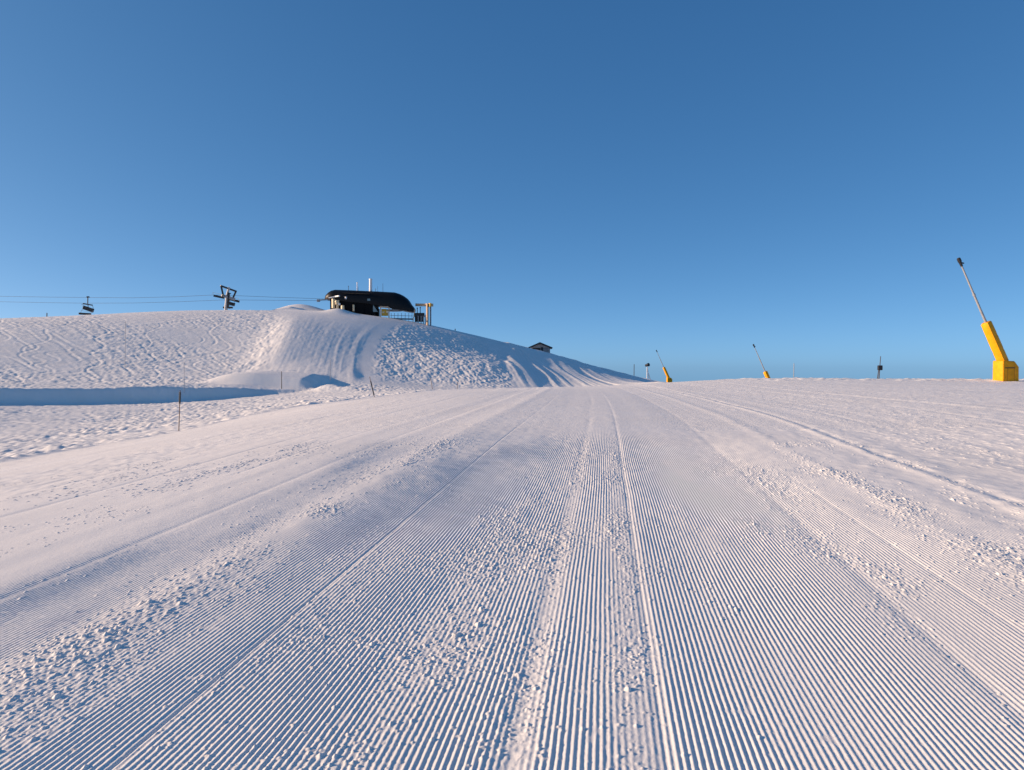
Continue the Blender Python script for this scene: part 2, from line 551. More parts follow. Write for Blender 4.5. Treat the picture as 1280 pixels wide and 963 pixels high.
def inside_near(s, t):
    m = np.zeros(s.shape, bool)
    p0, p1 = 1e9, -1e9
    for (t0, t1, s0, s1, dt) in BANDS:
        a = t0 + (.3 if t0 < 1 else 0)
        b = t1 - (.12 if t1 > 15 else 0)
        core = (s > p0 + .5) & (s < p1 - .5)
        m |= (t > np.where(core, a, a + .6)) & (t <= b) & (s > s0 + .5) & (s < s1 - .5)
        p0, p1 = s0, s1
    return m


def field():
    a_in = np.radians(np.arange(-38.5, 38.51, .064))
    a_r = [math.radians(38.5)]
    st = .1
    while a_r[-1] < math.pi:
        a_r.append(a_r[-1] + math.radians(st))
        st = min(st * 1.35, 6)
    a_r = np.array(a_r[1:])
    a_r = a_r[a_r < math.pi - .02]
    a = np.concatenate([-math.pi + np.zeros(1), -a_r[::-1], a_in, a_r, np.array([math.pi])])
    rr = [0.05]
    while rr[-1] < 13:
        rr.append(max(rr[-1] * 1.06, rr[-1] + .08))
    while rr[-1] < 30:
        rr.append(rr[-1] * 1.0052)
    while rr[-1] < 118:
        rr.append(rr[-1] * 1.0036)
    while rr[-1] < 176:
        rr.append(rr[-1] + .27)
    while rr[-1] < 236:
        rr.append(rr[-1] + .6)
    while rr[-1] < 9000:
        rr.append(rr[-1] * 1.07)
    r = np.array(rr)
    ag, rg = np.meshgrid(a, r)
    x = np.sin(ag) * rg
    y = np.cos(ag) * rg
    sr = x * CT - y * ST
    t = x * ST + y * CT
    z = base(x, y) + features(x, y)
    m = (rg < 110) & (y > -30)
    X, Y = x[m], y[m]
    s = s_of(X, Y)
    ex = np.interp(Y, EY, EX)
    on = ss(-.2, .6, X - ex) * (1 - ss(92, 108, np.hypot(X, Y)))
    det = on * (lateral(s, t[m]) + mid(X, Y, s, t[m]) * ss(3, 9, t[m]))
    zz = z[m] + det
    z[m] = zz
    z[inside_near(sr, t)] -= .16
    V = np.stack([x, y, z], -1).reshape(-1, 3)
    return build_mesh("snow_ground", V, grid_quads(len(r), len(a))[:, ::-1], SNOW_FAR)


field()


def ground(x, y):
    X, Y = np.array([float(x)]), np.array([float(y)])
    return float((base(X, Y) + features(X, Y))[0])


# ------------------------------------------------------------------ object helpers
def mat(name, col, rough=.5, metal=0.0, vary=.12, scale=3.0, bump=0.0, spec=.5):
    m = bpy.data.materials.new(name)
    m.use_nodes = True
    nt = m.node_tree
    b = nt.nodes["Principled BSDF"]
    b.inputs["Roughness"].default_value = rough
    b.inputs["Metallic"].default_value = metal
    b.inputs["Specular IOR Level"].default_value = spec
    tc = nt.nodes.new("ShaderNodeTexCoord")
    n = nt.nodes.new("ShaderNodeTexNoise")
    n.inputs["Scale"].default_value = scale
    n.inputs["Detail"].default_value = 5
    nt.links.new(tc.outputs["Object"], n.inputs["Vector"])
    r = nt.nodes.new("ShaderNodeValToRGB")
    r.color_ramp.elements[0].position = .3
    r.color_ramp.elements[1].position = .7
    r.color_ramp.elements[0].color = tuple(c * (1 - vary) for c in col) + (1,)
    r.color_ramp.elements[1].color = tuple(min(1, c * (1 + vary)) for c in col) + (1,)
    nt.links.new(n.outputs["Fac"], r.inputs["Fac"])
    nt.links.new(r.outputs["Color"], b.inputs["Base Color"])
    if bump:
        bp = nt.nodes.new("ShaderNodeBump")
        bp.inputs["Strength"].default_value = bump
        bp.inputs["Distance"].default_value = .03
        nt.links.new(n.outputs["Fac"], bp.inputs["Height"])
        nt.links.new(bp.outputs["Normal"], b.inputs["Normal"])
    return m


M = dict(
    yellow=mat("yellow_vinyl", (.80, .345, .004), .55, vary=.14, scale=2.5, bump=.22, spec=.2),
    strip=mat("dark_strip", (.08, .05, .015), .6),
    galv=mat("galvanised_steel", (.36, .36, .35), .5, .25, scale=2),
    black=mat("black_plastic", (.015, .016, .018), .45),
    shell=mat("black_shell", (.006, .0065, .008), .42, vary=.25, spec=.22),
    inner=mat("dark_machinery", (.0035, .0035, .004), .7, vary=.4, spec=.15),
    cream=mat("cream_panel", (.75, .62, .40), .6),
    white=mat("white_paint", (.80, .79, .76), .5),
    beige=mat("weathered_timber", (.58, .40, .25), .8, vary=.2, scale=8),
    darkwood=mat("dark_timber", (.07, .05, .035), .85, vary=.3, scale=9),
    pole=mat("pole_bamboo", (.16, .10, .07), .7, vary=.35, scale=20),
    ywood=mat("yellow_paint", (.62, .36, .03), .55),
    greys=mat("grey_paint", (.30, .31, .32), .5),
    mastgrey=mat("mast_grey", (.40, .40, .39), .5),
    strapcol=mat("strap_webbing", (.50, .20, .004), .7),
    rope=mat("steel_rope", (.10, .11, .12), .5, .5),
    glass=mat("pale_window", (.20, .27, .27), .15),
    roof=mat("dark_roof", (.02, .022, .026), .55),
    hutwall=mat("hut_boards", (.58, .52, .47), .7, vary=.12, scale=6),
)


class MB:
    def __init__(self):
        self.bm = bmesh.new()

    def box(self, c, size, R=None, bevel=0.0):
        """box centred at c; R: optional 3x3 rotation"""
        g = bmesh.ops.create_cube(self.bm, size=1.0)
        vs = g['verts']
        for v in vs:
            p = Vector((v.co.x * size[0], v.co.y * size[1], v.co.z * size[2]))
            v.co = (R @ p if R else p) + Vector(c)
        if bevel:
            es = list({e for v in vs for e in v.link_edges})
            bmesh.ops.bevel(self.bm, geom=es, offset=bevel, segments=2, affect='EDGES', profile=.6)
        return self

    def tube(self, a, b, r0, r1=None, n=10, cap=True):
        a, b = Vector(a), Vector(b)
        r1 = r0 if r1 is None else r1
        d = b - a
        q = d.to_track_quat('Z', 'Y').to_matrix()
        ra, rb = [], []
        for i in range(n):
            k = 2 * math.pi * i / n
            c = Vector((math.cos(k), math.sin(k), 0))
            ra.append(self.bm.verts.new(a + q @ (c * r0)))
            rb.append(self.bm.verts.new(b + q @ (c * r1)))
        for i in range(n):
            j = (i + 1) % n
            self.bm.faces.new((ra[i], ra[j], rb[j], rb[i]))
        if cap:
            self.bm.faces.new(ra[::-1])
            self.bm.faces.new(rb)
        return self

    def beam(self, a, b, w, h, bevel=0.0, up=(0, 0, 1)):
        a, b = Vector(a), Vector(b)
        d = (b - a)
        z = d.normalized()
        x = Vector(up).cross(z)
        if x.length < 1e-3:
            x = Vector((1, 0, 0))
        x.normalize()
        y = z.cross(x)
        R = Matrix((x, y, z)).transposed()
        return self.box((a + b) / 2, (w, h, d.length), R, bevel)

    def prism(self, poly, d, mapf, bevel=0.0):
        """poly: list of 2D; extruded by d; mapf(u,v,k)->Vector"""
        A = [self.bm.verts.new(mapf(u, v, 0)) for u, v in poly]
        B = [self.bm.verts.new(mapf(u, v, d)) for u, v in poly]
        n = len(poly)
        fs = [self.bm.faces.new(A), self.bm.faces.new(B[::-1])]
        for i in range(n):
            j = (i + 1) % n
            fs.append(self.bm.faces.new((A[j], A[i], B[i], B[j])))
        if bevel:
            es = list({e for f in fs for e in f.edges})
            bmesh.ops.bevel(self.bm, geom=es, offset=bevel, segments=3, affect='EDGES', profile=.6)
        return self

    def loft(self, rings):
        prev = None
        first = None
        for ring in rings:
            vs = [self.bm.verts.new(p) for p in ring]
            if prev:
                n = len(vs)
                for i in range(n):
                    j = (i + 1) % n
                    self.bm.faces.new((prev[i], prev[j], vs[j], vs[i]))
            else:
                first = vs
            prev = vs
        self.bm.faces.new(first[::-1])
        self.bm.faces.new(prev)
        return self

    def build(self, name, m, parent=None, smooth=False, origin=None):
        bm = self.bm
        bmesh.ops.recalc_face_normals(bm, faces=bm.faces)
        if origin is not None:
            bmesh.ops.translate(bm, verts=bm.verts, vec=-Vector(origin))
        me = bpy.data.meshes.new(name)
        bm.to_mesh(me)
        bm.free()
        me.materials.append(m)
        if smooth:
            me.shade_auto_smooth = None if False else None
            for p in me.polygons:
                p.use_smooth = True
        o = bpy.data.objects.new(name, me)
        COL.objects.link(o)
        if origin is not None:
            o.location = origin
        if parent:
            o.parent = parent
        return o


MB_build = MB.build


def _build(self, name, m, parent=None, smooth=False, origin=None):
    bm = self.bm
    bmesh.ops.recalc_face_normals(bm, faces=bm.faces)
    if origin is not None:
        bmesh.ops.translate(bm, verts=bm.verts, vec=-Vector(origin))
    me = bpy.data.meshes.new(name)
    bm.to_mesh(me)
    bm.free()
    me.materials.append(m)
    if smooth:
        for p in me.polygons:
            p.use_smooth = True
        me.set_sharp_from_angle(angle=math.radians(40))
    o = bpy.data.objects.new(name, me)
    COL.objects.link(o)
    if origin is not None:
        o.location = origin
    if parent:
        o.parent = parent
    return o


MB.build = _build


def tag(o, label, cat, group=None):
    o["label"] = label
    o["category"] = cat
    if group:
        o["group"] = group
    return o


def empty(name, loc, label, cat, group=None):
    o = bpy.data.objects.new(name, None)
    o.empty_display_size = .3
    COL.objects.link(o)
    o.location = loc
    return tag(o, label, cat, group)


def copy_tree(o, parent=None):
    c = o.copy()
    COL.objects.link(c)
    c.parent = parent
    for ch in [k for k in bpy.data.objects if k.parent == o]:
        copy_tree(ch, c)
    return c


# ------------------------------------------------------------------ snow lances
def make_lance():
    """local: origin on the snow, x right, z up; padded base, padded sleeve, slim mast leaning left"""
    k = 55.0 / F          # metres per photo pixel where the first one stands
    root = empty("snow_lance", (0, 0, 0), "tall yellow padded snow lance close on the right, thick sleeve on a chamfered box", "snow gun",
                 "yellow snow lances along the run")
    # padded base block, chamfered upper right corner; turned so that its left flank shows
    R = Matrix.Rotation(math.radians(12), 3, 'Z')
    poly = [(-.44, -.5), (.99, -.5), (.97, 1.13), (.58, 1.56), (-.44, 1.60)]
    b = MB()
    b.prism(poly, .95, lambda u, v, d: R @ Vector((u, -.45 + d, v)), bevel=.09)
    base_o = b.build("base_padding", M["yellow"], root, smooth=True)
    for xs in (-.05, .55):                          # lashing straps round the padding
        s = MB()
        s.box(R @ Vector((xs, -.452, .62)), (.045, .012, 1.2), R)
        s.build("strap", M["strapcol"], base_o)
    s = MB()
    s.box(R @ Vector((.16, -.456, 1.06)), (.86, .014, .07), R)
    s.build("marking_strip", M["strip"], base_o)
    # sleeve
    a0 = Vector((.06, .05, 1.45))
    a1 = Vector((-1.29, .05, 4.42))
    d = (a1 - a0).normalized()
    b = MB()
    Rr = Matrix.Rotation(math.radians(38), 3, 'Z')
    x = Vector((0, 1, 0)).cross(d).normalized()
    y = d.cross(x)

    def ring(c, w, n=16):
        out = []
        for i in range(n):
            th = 2 * math.pi * i / n
            cx, sx = math.cos(th), math.sin(th)
            rad = w / max(abs(cx), abs(sx)) ** .55
            ux, uy = cx * rad, sx * rad
            cr, sr = math.cos(math.radians(28)), math.sin(math.radians(28))
            out.append(c + x * (ux * cr - uy * sr) + y * (ux * sr + uy * cr))
        return out
    L = (a1 - a0).length
    prof = [(0, .30), (.05, .315), (L * .25, .318), (L * .3, .308), (L * .35, .318), (L * .62, .318), (L * .66, .306), (L * .7, .315), (L - .08, .305), (L, .25)]
    b.loft([ring(a0 + d * q, w) for q, w in prof])
    b.build("sleeve_padding", M["yellow"], root, smooth=True)
    # mast
    a2 = Vector((-3.22, .05, 8.78))
    dm = (a2 - a1).normalized()
    b = MB()
    b.tube(a1 - dm * .2, a1 + dm * 2.2, .085, .08, 12)
    b.tube(a1 + dm * 2.2, a2, .07, .058, 12)
    b.tube(a1 + dm * 2.15, a1 + dm * 2.3, .1, .1, 12)
    b.tube(a1 + Vector((.09, -.02, 0)), a2 + Vector((.07, -.02, -.2)), .022, .022, 6)
    b.build("mast_pipe", M["galv"], root, smooth=True)
    b = MB()
    b.tube(a2 - dm * .25, a2 + dm * .10, .085, .11, 12)
    b.tube(a2 + dm * .10, a2 + dm * .36, .135, .13, 12)
    b.tube(a2 + dm * .36, a2 + dm * .42, .13, .08, 12)
    b.tube(a2 + dm * .05 + Vector((0, -.02, 0)), a2 + dm * .05 + Vector((.26, -.02, -.06)), .05, .05, 8)
    b.build("nozzle_head", M["black"], root, smooth=True)
    return root


lance = make_lance()
w = W(1253.5, 478, 55)
lance.location = (w.x, 55, w.z)
l2 = copy_tree(lance)
l2["label"] = "yellow snow lance in the middle distance, box base beside the hill's end"
w = W(835.5, 479.5, 204)
l2.location = (w.x, 204, w.z)
l2.scale = (1.0, 1.0, 1.0)
l3 = copy_tree(lance)
l3["label"] = "yellow snow lance sunk behind the snow crest, only sleeve top and mast showing"
w = W(965.5, 496.5, 129)
l3.location = (w.x, 129, w.z)

# ------------------------------------------------------------------ chairlift top station
YS = 180.0
KS = YS / F


def SP(px, py, dy=0.0):
    return W(px, py, YS + dy)


st0 = W(463, 397, YS)
station = empty("chairlift_station", st0, "long black rounded chairlift top station standing on the hill crest", "ski lift station")


def P2(o, *a):
    return o


def sb(mb, name, m, smooth=False, parent=None):
    o = mb.build(name, m, None, smooth)
    p = parent or station
    bpy.context.view_layer.update()
    o.parent = p
    o.matrix_parent_inverse = Matrix.Translation(-wloc(p))
    return o


def wloc(o):
    l = Vector(o.location)
    if o.parent:
        l = Vector((0, 0, 0)) if o.matrix_parent_inverse != Matrix.Identity(4) else l + wloc(o.parent)
        return wloc(o.parent) if o.matrix_parent_inverse != Matrix.Identity(4) else l
    return l


# shell: lofted along x; (px, top py, bottom py, half width)
prof = [(407.5, 371.8, 374.5, 1.2), (409, 369.2, 375.2, 2.0), (412, 366.5, 375.0, 2.5), (416, 363.9, 375.5, 2.9), (420, 362.9, 376.5, 3.0), (440, 363.6, 379, 3.0),
        (463, 364.6, 381, 3.0), (474, 365.1, 383.5, 3.0), (485, 365.7, 384.6, 3.0), (494, 366.2, 386.8, 3.0), (500, 368.0, 388.0, 3.0), (505, 370.4, 389.0, 2.9),
        (509, 373.3, 389.8, 2.7), (512, 376.6, 390.2, 2.5), (514.5, 381.0, 390.6, 2.2), (517.5, 384.6, 390.6, 1.7), (518.8, 386.5, 388.8, 1.2)]
rings = []
for (px, tp, bt, hw) in prof:
    c = SP(px, tp)
    zb = SP(px, bt).z
    zt = c.z
    h = zt - zb
    ring = []
    for (fy, fz) in ((-1, .0), (-1.04, .25), (-1, .5), (-.90, .75), (-.66, .93), (-.3, 1), (.3, 1), (.66, .93), (.9, .75), (1, .5), (1.04, .25), (1, 0)):
        ring.append(Vector((c.x, YS + fy * hw, zb + fz * h)))
    rings.append(ring)
b = MB()
b.loft(rings)
shell = sb(b, "roof_shell", M["shell"], True)
# ribbed seams over the shell
for px, tp in ((430, 363.2), (446, 363.8), (463, 364.6), (480, 365.4)):
    b = MB()
    c = SP(px, tp)
    b.box((c.x, YS, c.z + .0), (.12, 3.4, .08))
    sb(b, "roof_seam", M["shell"], parent=shell)
# brownish reflection along the shell's upper edge, put in as a coloured strip
b = MB()
p0, p1 = SP(428, 366.4, -2.85), SP(462, 367.8, -2.85)
b.beam(p0, p1, .30, .16)
sb(b, "reflection_strip", M["darkwood"])
# interior machinery and closed side below the shell
b = MB()
pA, pB = SP(416, 374), SP(471, 391.5)
b.box(((pA.x + pB.x) / 2, YS, (pA.z + st0.z) / 2 - .6), (pB.x - pA.x, 5.4, pA.z - st0.z + 1.4))
sb(b, "machine_hall", M["inner"])
for px in (445, 455, 466):
    b = MB()
    c = SP(px, 384, -2.75)
    b.box((c.x, YS - 2.74, c.z), (.10, .08, 2.6))
    sb(b, "hall_post", M["inner"])
b = MB()
c = SP(461, 374.9, -3.1)
b.box((c.x, YS - 3.13, c.z), (.7, .06, .5))
sb(b, "small_window", M["glass"])
b = MB()
c = SP(470, 386.5, -1.9)
b.prism([(-.65, -.75), (.6, -.75), (-.5, .95)], .08, lambda u, v, d: Vector((c.x + u, YS - 2.78 + d, c.z + v)))
sb(b, "pale_panel", M["glass"])
# support column under the long overhang
b = MB()
c = SP(467, 386)
b.box((c.x, YS, (c.z + st0.z) / 2 - .8), (2.6, 2.2, c.z - st0.z + 1.6), bevel=.1)
sb(b, "support_column", M["inner"])
# return bull wheel under the overhang
b = MB()
c = SP(492, 387.8)
b.tube((c.x, YS, c.z - .25), (c.x, YS, c.z + .05), 2.1, 2.1, 28)
b.tube((c.x, YS, c.z), (c.x, YS, c.z + .9), .4, .4, 12)
sb(b, "bull_wheel", M["greys"], True)
# nose: pale deflector lit by the sun, rope catcher arm with end knob
b = MB()
p0, p1 = SP(411, 372.6, -2.75), SP(423.5, 370.4, -3.0)
b.beam(p0, p1, .5, .25)
p0, p1 = SP(418, 371.2, -2.6), SP(424, 370.2, -3.9)
b.beam(p0, p1, .42, .3)
sb(b, "nose_deflector", M["white"])
b = MB()
b.beam(SP(399, 375.2), SP(410, 374.4), .18, .2)
b.box(SP(398, 376), (.75, .5, .6), bevel=.08)
sb(b, "guide_arm", M["greys"])
# operator hut, control boxes at the foot (turned so that one flank meets the sun)
RL = Matrix.Rotation(math.radians(-48), 3, 'Z')
b = MB()
for (px, py, wd, hg) in ((416.5, 379.5, .55, 2.2), (421, 378.2, .8, 1.0), (421.6, 382.4, .45, 1.9)):
    b.box(SP(px, py, -3.1), (wd, wd, hg), RL)
b.box(SP(419, 377.5, -3.1), (1.6, .5, .35), RL)
sb(b, "entry_frame", M["cream"])
b = MB()
b.box(SP(428, 384.5, -3.4), (.75, .6, .95), RL, bevel=.04)
b.box(SP(428, 389.5, -3.4), (.14, .14, 1.3))
sb(b, "control_box", M["cream"])
b = MB()
b.box(SP(424, 380.5, -3.2), (.45, .4, .5), RL)
sb(b, "signal_box", M["white"])
b = MB()
b.box(SP(432.3, 372.6, -3.2), (.42, .3, .52), RL)
sb(b, "flood_lamp", M["white"])
b = MB()
b.box(SP(442, 385.2, -3.3), (.34, .3, 1.5), RL)
sb(b, "marker_board", M["cream"])
# masts on the roof
b = MB()
b.tube(SP(463.3, 366), SP(463.3, 349.3), .38, .36, 14)
b.tube(SP(463.3, 349.5), SP(463.3, 348.7), .42, .42, 14)
sb(b, "chimney", M["white"], True)
for (px, t, bt, r, m) in ((435.6, 357.5, 365, .06, "black"), (446.4, 353.2, 366, .12, "white"), (447.8, 358.5, 366, .035, "black"), (469.5, 361.2, 366, .08, "white"),
                          (472, 358, 366, .03, "greys"), (478.6, 354.5, 367, .05, "greys")):
    b = MB()
    b.tube(SP(px, bt, .2), SP(px, t, .2), r, r * .8, 8)
    if r > .05:
        b.tube(SP(px, t + 1, .2), SP(px, t, .2), r * 1.5, r * 1.5, 8)
    sb(b, "antenna", M[m])
# rear deck rails beneath the overhang
b = MB()
b.beam(SP(487, 398.6, 1.5), SP(517, 399.2, 1.5), .25, .35)
for px in (489, 493, 497.5, 502, 506.5, 511, 515):
    b.beam(SP(px, 391.6, 1.5), SP(px, 401, 1.5), .09, .09)
b.beam(SP(488, 394.5, 1.5), SP(516, 395.2, 1.5), .08, .10)
sb(b, "deck_rail", M["greys"])

# ---- yellow shelter frame on the snow under the overhang
g = W(481, 396.5, 176.5)
sh = empty("control_stand", g, "small yellow and beige open control stand under the station overhang", "control stand")


def put(mb, name, m, root, smooth=False):
    o = mb.build(name, m, None, smooth)
    o.parent = root
    o.matrix_parent_inverse = Matrix.Translation(-Vector(root.location))
    return o


YC = 176.5
b = MB()
b.beam(W(475.2, 384, YC), W(485.5, 384, YC), .5, .25)
for px in (475.8, 486.2):
    b.beam(W(px, 384, YC), W(px, 399, YC), .22, .22)
put(b, "frame", M["beige"], sh)
b = MB()
b.box(W(481, 391.6, YC + .4), (1.5, .7, 1.3), bevel=.05)
b.box(W(480, 387.5, YC + .5), (1.1, .5, .4))
put(b, "console", M["ywood"], sh)
for q_ in ((484, 390, .4, .55), (479.3, 390.6, .5, .35)):
    b = MB()
    b.box(W(q_[0], q_[1], YC + .02), (q_[2], .05, q_[3]))
    put(b, "sign_plate", M["cream"], sh)

# ---- tall gallows frame right of the station
YG = 177.0
g = W(537, 406, YG)
gal = empty("gallows_frame", g, "tall post with a pale timber arm pointing at the station, on the hill crest", "lift gate frame")
b = MB()
for px, dy in ((534.8, -.3), (538.2, .35)):
    b.beam(W(px, 380.5, YG + dy), W(px, 410, YG + dy), .34, .38, up=(0, 1, 0))
put(b, "post", M["greys"], gal)
b = MB()
q_ = W(534.0, 395, YG - .7)
b.box(q_, (.42, .3, 5.8), RL)
put(b, "facing_board", M["beige"], gal)
b = MB()
b.beam(W(520.3, 381.3, YG + 2.6), W(540.5, 381.6, YG - .5), .55, .62, bevel=.03)
put(b, "arm", M["beige"], gal)
b = MB()
b.box(W(537.3, 381.4, YG - .72), (.8, .4, .85), RL, bevel=.05)
put(b, "bracket", M["ywood"], gal)

# ---- dark stacked barrier beside it
YB = 178.0
g = W(525, 403, YB)
bar = empty("lift_barrier", g, "dark slatted barrier on short posts between station and gallows frame", "barrier")
b = MB()
b.box(W(524.3, 394, YB), (2.4, .5, 1.0), bevel=.04)
b.box(W(524.3, 399, YB + .9), (2.2, .2, 1.4))
put(b, "panel", M["black"], bar)
for px, t, m in ((521.6, 385.4, "black"), (525.3, 384.6, "black")):
    b = MB()
    b.beam(W(px, t, YB), W(px, 393, YB), .16, .16)
    b.box(W(px, t, YB), (.26, .2, .26))
    put(b, "upright", M[m], bar)
for px in (522.8, 526.4, 529.2, 531.5, 533):
    b = MB()
    b.beam(W(px, 395 if px < 530 else 393.5, YB - .3), W(px, 408, YB - .3), .2, .2)
    put(b, "leg", M["greys"], bar)
b = MB()
b.beam(W(518.5, 387, YB - .4), W(515.8, 405, YB - .4), .16, .16)
put(b, "brace", M["beige"], bar)

# ------------------------------------------------------------------ lift tower
YT = 178.0
gx = W(282.5, 388, YT).x
tz = ground(gx, YT)
tower = empty("lift_tower", (gx, YT, tz), "grey steel lift tower with tilted crossarm, standing behind the left hill crest", "lift tower")


def TP(px, py, dy=0):
    return W(px, py, YT + dy)


b = MB()
b.tube((gx - .2, YT, tz - .5), TP(284, 369), .42, .34, 16)
b.tube(TP(284, 369), TP(286.2, 359.3), .30, .26, 14)
put(b, "mast", M["mastgrey"], tower, True)
b = MB()
b.beam(TP(285.2, 385.5, -.15), TP(285.6, 366, -.1), .26, .5, up=(0, 1, 0))
for k in range(12):
    p = TP(286.7, 386 - k * 1.7, -.1)
    b.box(p, (.4, .06, .06))
put(b, "ladder", M["black"], tower)
b = MB()
b.beam(TP(275.6, 357.4, -1.5), TP(295.5, 364.6, 1.5), .36, .36)
put(b, "lifting_frame", M["black"], tower)
for (a, c, dy) in (((276.4, 357.8), (279.3, 370.5), -1.5), ((295, 364.4), (290.7, 374), 1.5)):
    b = MB()
    b.beam(TP(a[0], a[1], dy), TP(c[0], c[1], dy), .32, .32, up=(0, 1, 0))
    put(b, "frame_strut", M["black"], tower)
b = MB()
b.beam(TP(277, 369.4, -1.2), TP(293.5, 374.6, 1.2), .5, .55)
put(b, "crossarm", M["greys"], tower)
for (a, c, dy) in (((267.2, 369.0), (280.2, 371.8), -2.0), ((287.5, 373.6), (299.2, 376.6), 2.0)):
    b = MB()
    p0, p1 = TP(a[0], a[1], dy), TP(c[0], c[1], dy)
    b.beam(p0 - Vector((0, 0, .15)), p1 - Vector((0, 0, .15)), .3, .5)
    sv = put(b, "sheave_beam", M["black"], tower)
    for k in range(6):
        q = p0.lerp(p1, (k + .5) / 6)
        b = MB()
        b.tube(q + Vector((0, -.08, .12)), q + Vector((0, .08, .12)), .21, .21, 14)
        o = b.build("sheave_wheel", M["greys"], None, True)
        o.parent = sv
        o.matrix_parent_inverse = Matrix.Translation(-Vector(tower.location))
    b = MB()
    b.beam(p0 + Vector((0, -.5, .55)), p1 + Vector((0, -.5, .55)), .05, .05)
    b.beam(p0 + Vector((0, -.5, -.05)), p0 + Vector((0, -.5, .55)), .05, .05)
    b.beam(p1 + Vector((0, -.5, -.05)), p1 + Vector((0, -.5, .55)), .05, .05)
    put(b, "catwalk_rail", M["cream"], tower)

# ------------------------------------------------------------------ haul ropes
RA = [(-260, 371.0, 196), (-120, 370.0, 191), (0, 370.6, 187), (60, 371.6, 184.5), (108, 372.1, 182.8), (165, 372.5, 180), (220, 371.2, 178.2), (267, 369.0, 176), (280, 369.2, 176), (340, 371.6, 177), (404, 373.8, 178.5), (420, 374, 179)]
RB = [(-260, 379.0, 200), (-120, 377.0, 195), (0, 377.4, 191), (60, 378.6, 188.5), (108, 379.2, 186.8), (165, 379.0, 184), (220, 377.6, 182.2), (287, 374.8, 180), (299, 375.2, 180), (345, 375.6, 180.5), (406, 376.0, 181.5), (420, 376, 181.5)]
for pts_, lab in ((RA, "upper steel haul rope of the chairlift crossing the sky on the left"),
                  (RB, "lower steel haul rope of the chairlift crossing the sky on the left")):
    b = MB()
    wp = [W(*p) for p in pts_]
    for p, q in zip(wp[:-1], wp[1:]):
        b.tube(p, q, .032, .032, 8, cap=False)
    o = b.build("haul_rope", M["rope"], origin=wp[0])
    tag(o, lab, "cable", "haul ropes of the chairlift")


# ------------------------------------------------------------------ chairs
def make_chair():
    root = empty("lift_chair", (0, 0, 0), "empty black lift chair hanging alone from the rope at the far left", "lift chair", "chairs hanging on the lift")
    k = .198          # local frame: origin at the rope grip, x along the seat, y away, z up
    b = MB()
    b.box((.0, 0, .02), (.55, .3, .34), bevel=.05)
    b.box((.25, 0, -.02), (.4, .2, .2))
    b.build("grip", M["black"], root)
    b = MB()
    b.tube((0, 0, 0), (-.08, .05, -1.55), .12, .11, 10)
    b.tube((-.08, .05, -1.55), (0, .2, -2.9), .08, .08, 8)
    b.build("hanger", M["black"], root)
    b = MB()
    b.tube((-1.18, 0, -1.62), (1.12, 0, -1.98), .14, .14, 8)
    b.tube((-1.18, 0, -1.62), (-1.30, .02, -2.85), .04, .04, 8)
    b.tube((1.12, 0, -1.98), (1.30, .02, -2.95), .04, .04, 8)
    b.tube((-1.18, 0, -1.62), (-1.45, -.3, -1.95), .035, .035, 8)
    b.build("bail_frame", M["black"], root)
    b = MB()
    R = Matrix.Rotation(math.radians(18.5), 3, 'Y')
    b.box((.04, .12, -2.92), (2.75, .16, .95), R, bevel=.06)
    b.build("backrest", M["black"], root)
    b = MB()
    R2 = Matrix.Rotation(math.radians(3), 3, 'Y')
    b.box((-.62, -.25, -4.12), (2.7, .8, .48), R2, bevel=.06)
    b.build("seat", M["black"], root)
    b = MB()
    b.tube((-1.32, .05, -2.75), (-1.86, -.2, -4.1), .04, .04, 8)
    b.tube((1.28, .1, -3.2), (.68, -.2, -4.1), .04, .04, 8)
    b.tube((-1.50, -.4, -3.3), (1.1, -.4, -3.75), .03, .03, 8)
    b.build("side_arm", M["greys"], root)
    return root


chair = make_chair()
chair.location = W(109.8, 371.6, 182.8)
c2 = copy_tree(chair)
c2["label"] = "empty black lift chair partly hidden behind the lift tower mast, nearly touching the crest"
c2.location = W(286.8, 367.2, 180.5)
c2.scale = (.82, .82, .82)
c2.rotation_euler = (0, math.radians(-3), math.radians(8))

# ------------------------------------------------------------------ hut on the right shoulder
YH = 194.0
hx = W(675.5, 440, YH).x
hz = W(675.5, 441.2, YH).z - .2
hut = empty("ski_hut", (hx, YH, hz - .6), "small pale hut with dark low gable roof behind the right hill shoulder", "hut")


def HP(px, py, dy=0):
    return W(px, py + .7, YH + dy)


b = MB()
poly = [(HP(664.5, 440).x, hz - 2.4), (HP(687.2, 440).x, hz - 2.4), (HP(687.2, 434.4).x, HP(0, 434.2).z), (HP(674.6, 429).x, HP(0, 429.2).z), (HP(664.5, 434).x, HP(0, 433.8).z)]
b.prism(poly, 5.0, lambda u, v, d: Vector((u, YH + d, v)))
put(b, "wall", M["hutwall"], hut)
for (p, q) in (((659.8, 434.8), (674.9, 428.2)), ((674.5, 428.2), (690.3, 434.8))):
    b = MB()
    A, B = HP(p[0], p[1]), HP(q[0], q[1])
    b.beam(Vector((A.x, YH + 1.9, A.z)), Vector((B.x, YH + 1.9, B.z)), 6.2, .36, up=(0, 0, 1))
    put(b, "roof", M["roof"], hut)
b = MB()
c = HP(671, 435.8)
b.box((c.x, YH - .02, c.z - .1), (2.0, .08, .75))
put(b, "window", M["darkwood"], hut)
b = MB()
c = HP(677.6, 436.5)
b.box((c.x, YH - .03, c.z - .3), (.55, .1, 1.8))
put(b, "door", M["roof"], hut)
b = MB()
c = HP(683, 436.8)
b.box((c.x, YH - .035, c.z - .25), (1.9, .08, 1.5))
put(b, "side_panel", M["greys"], hut)

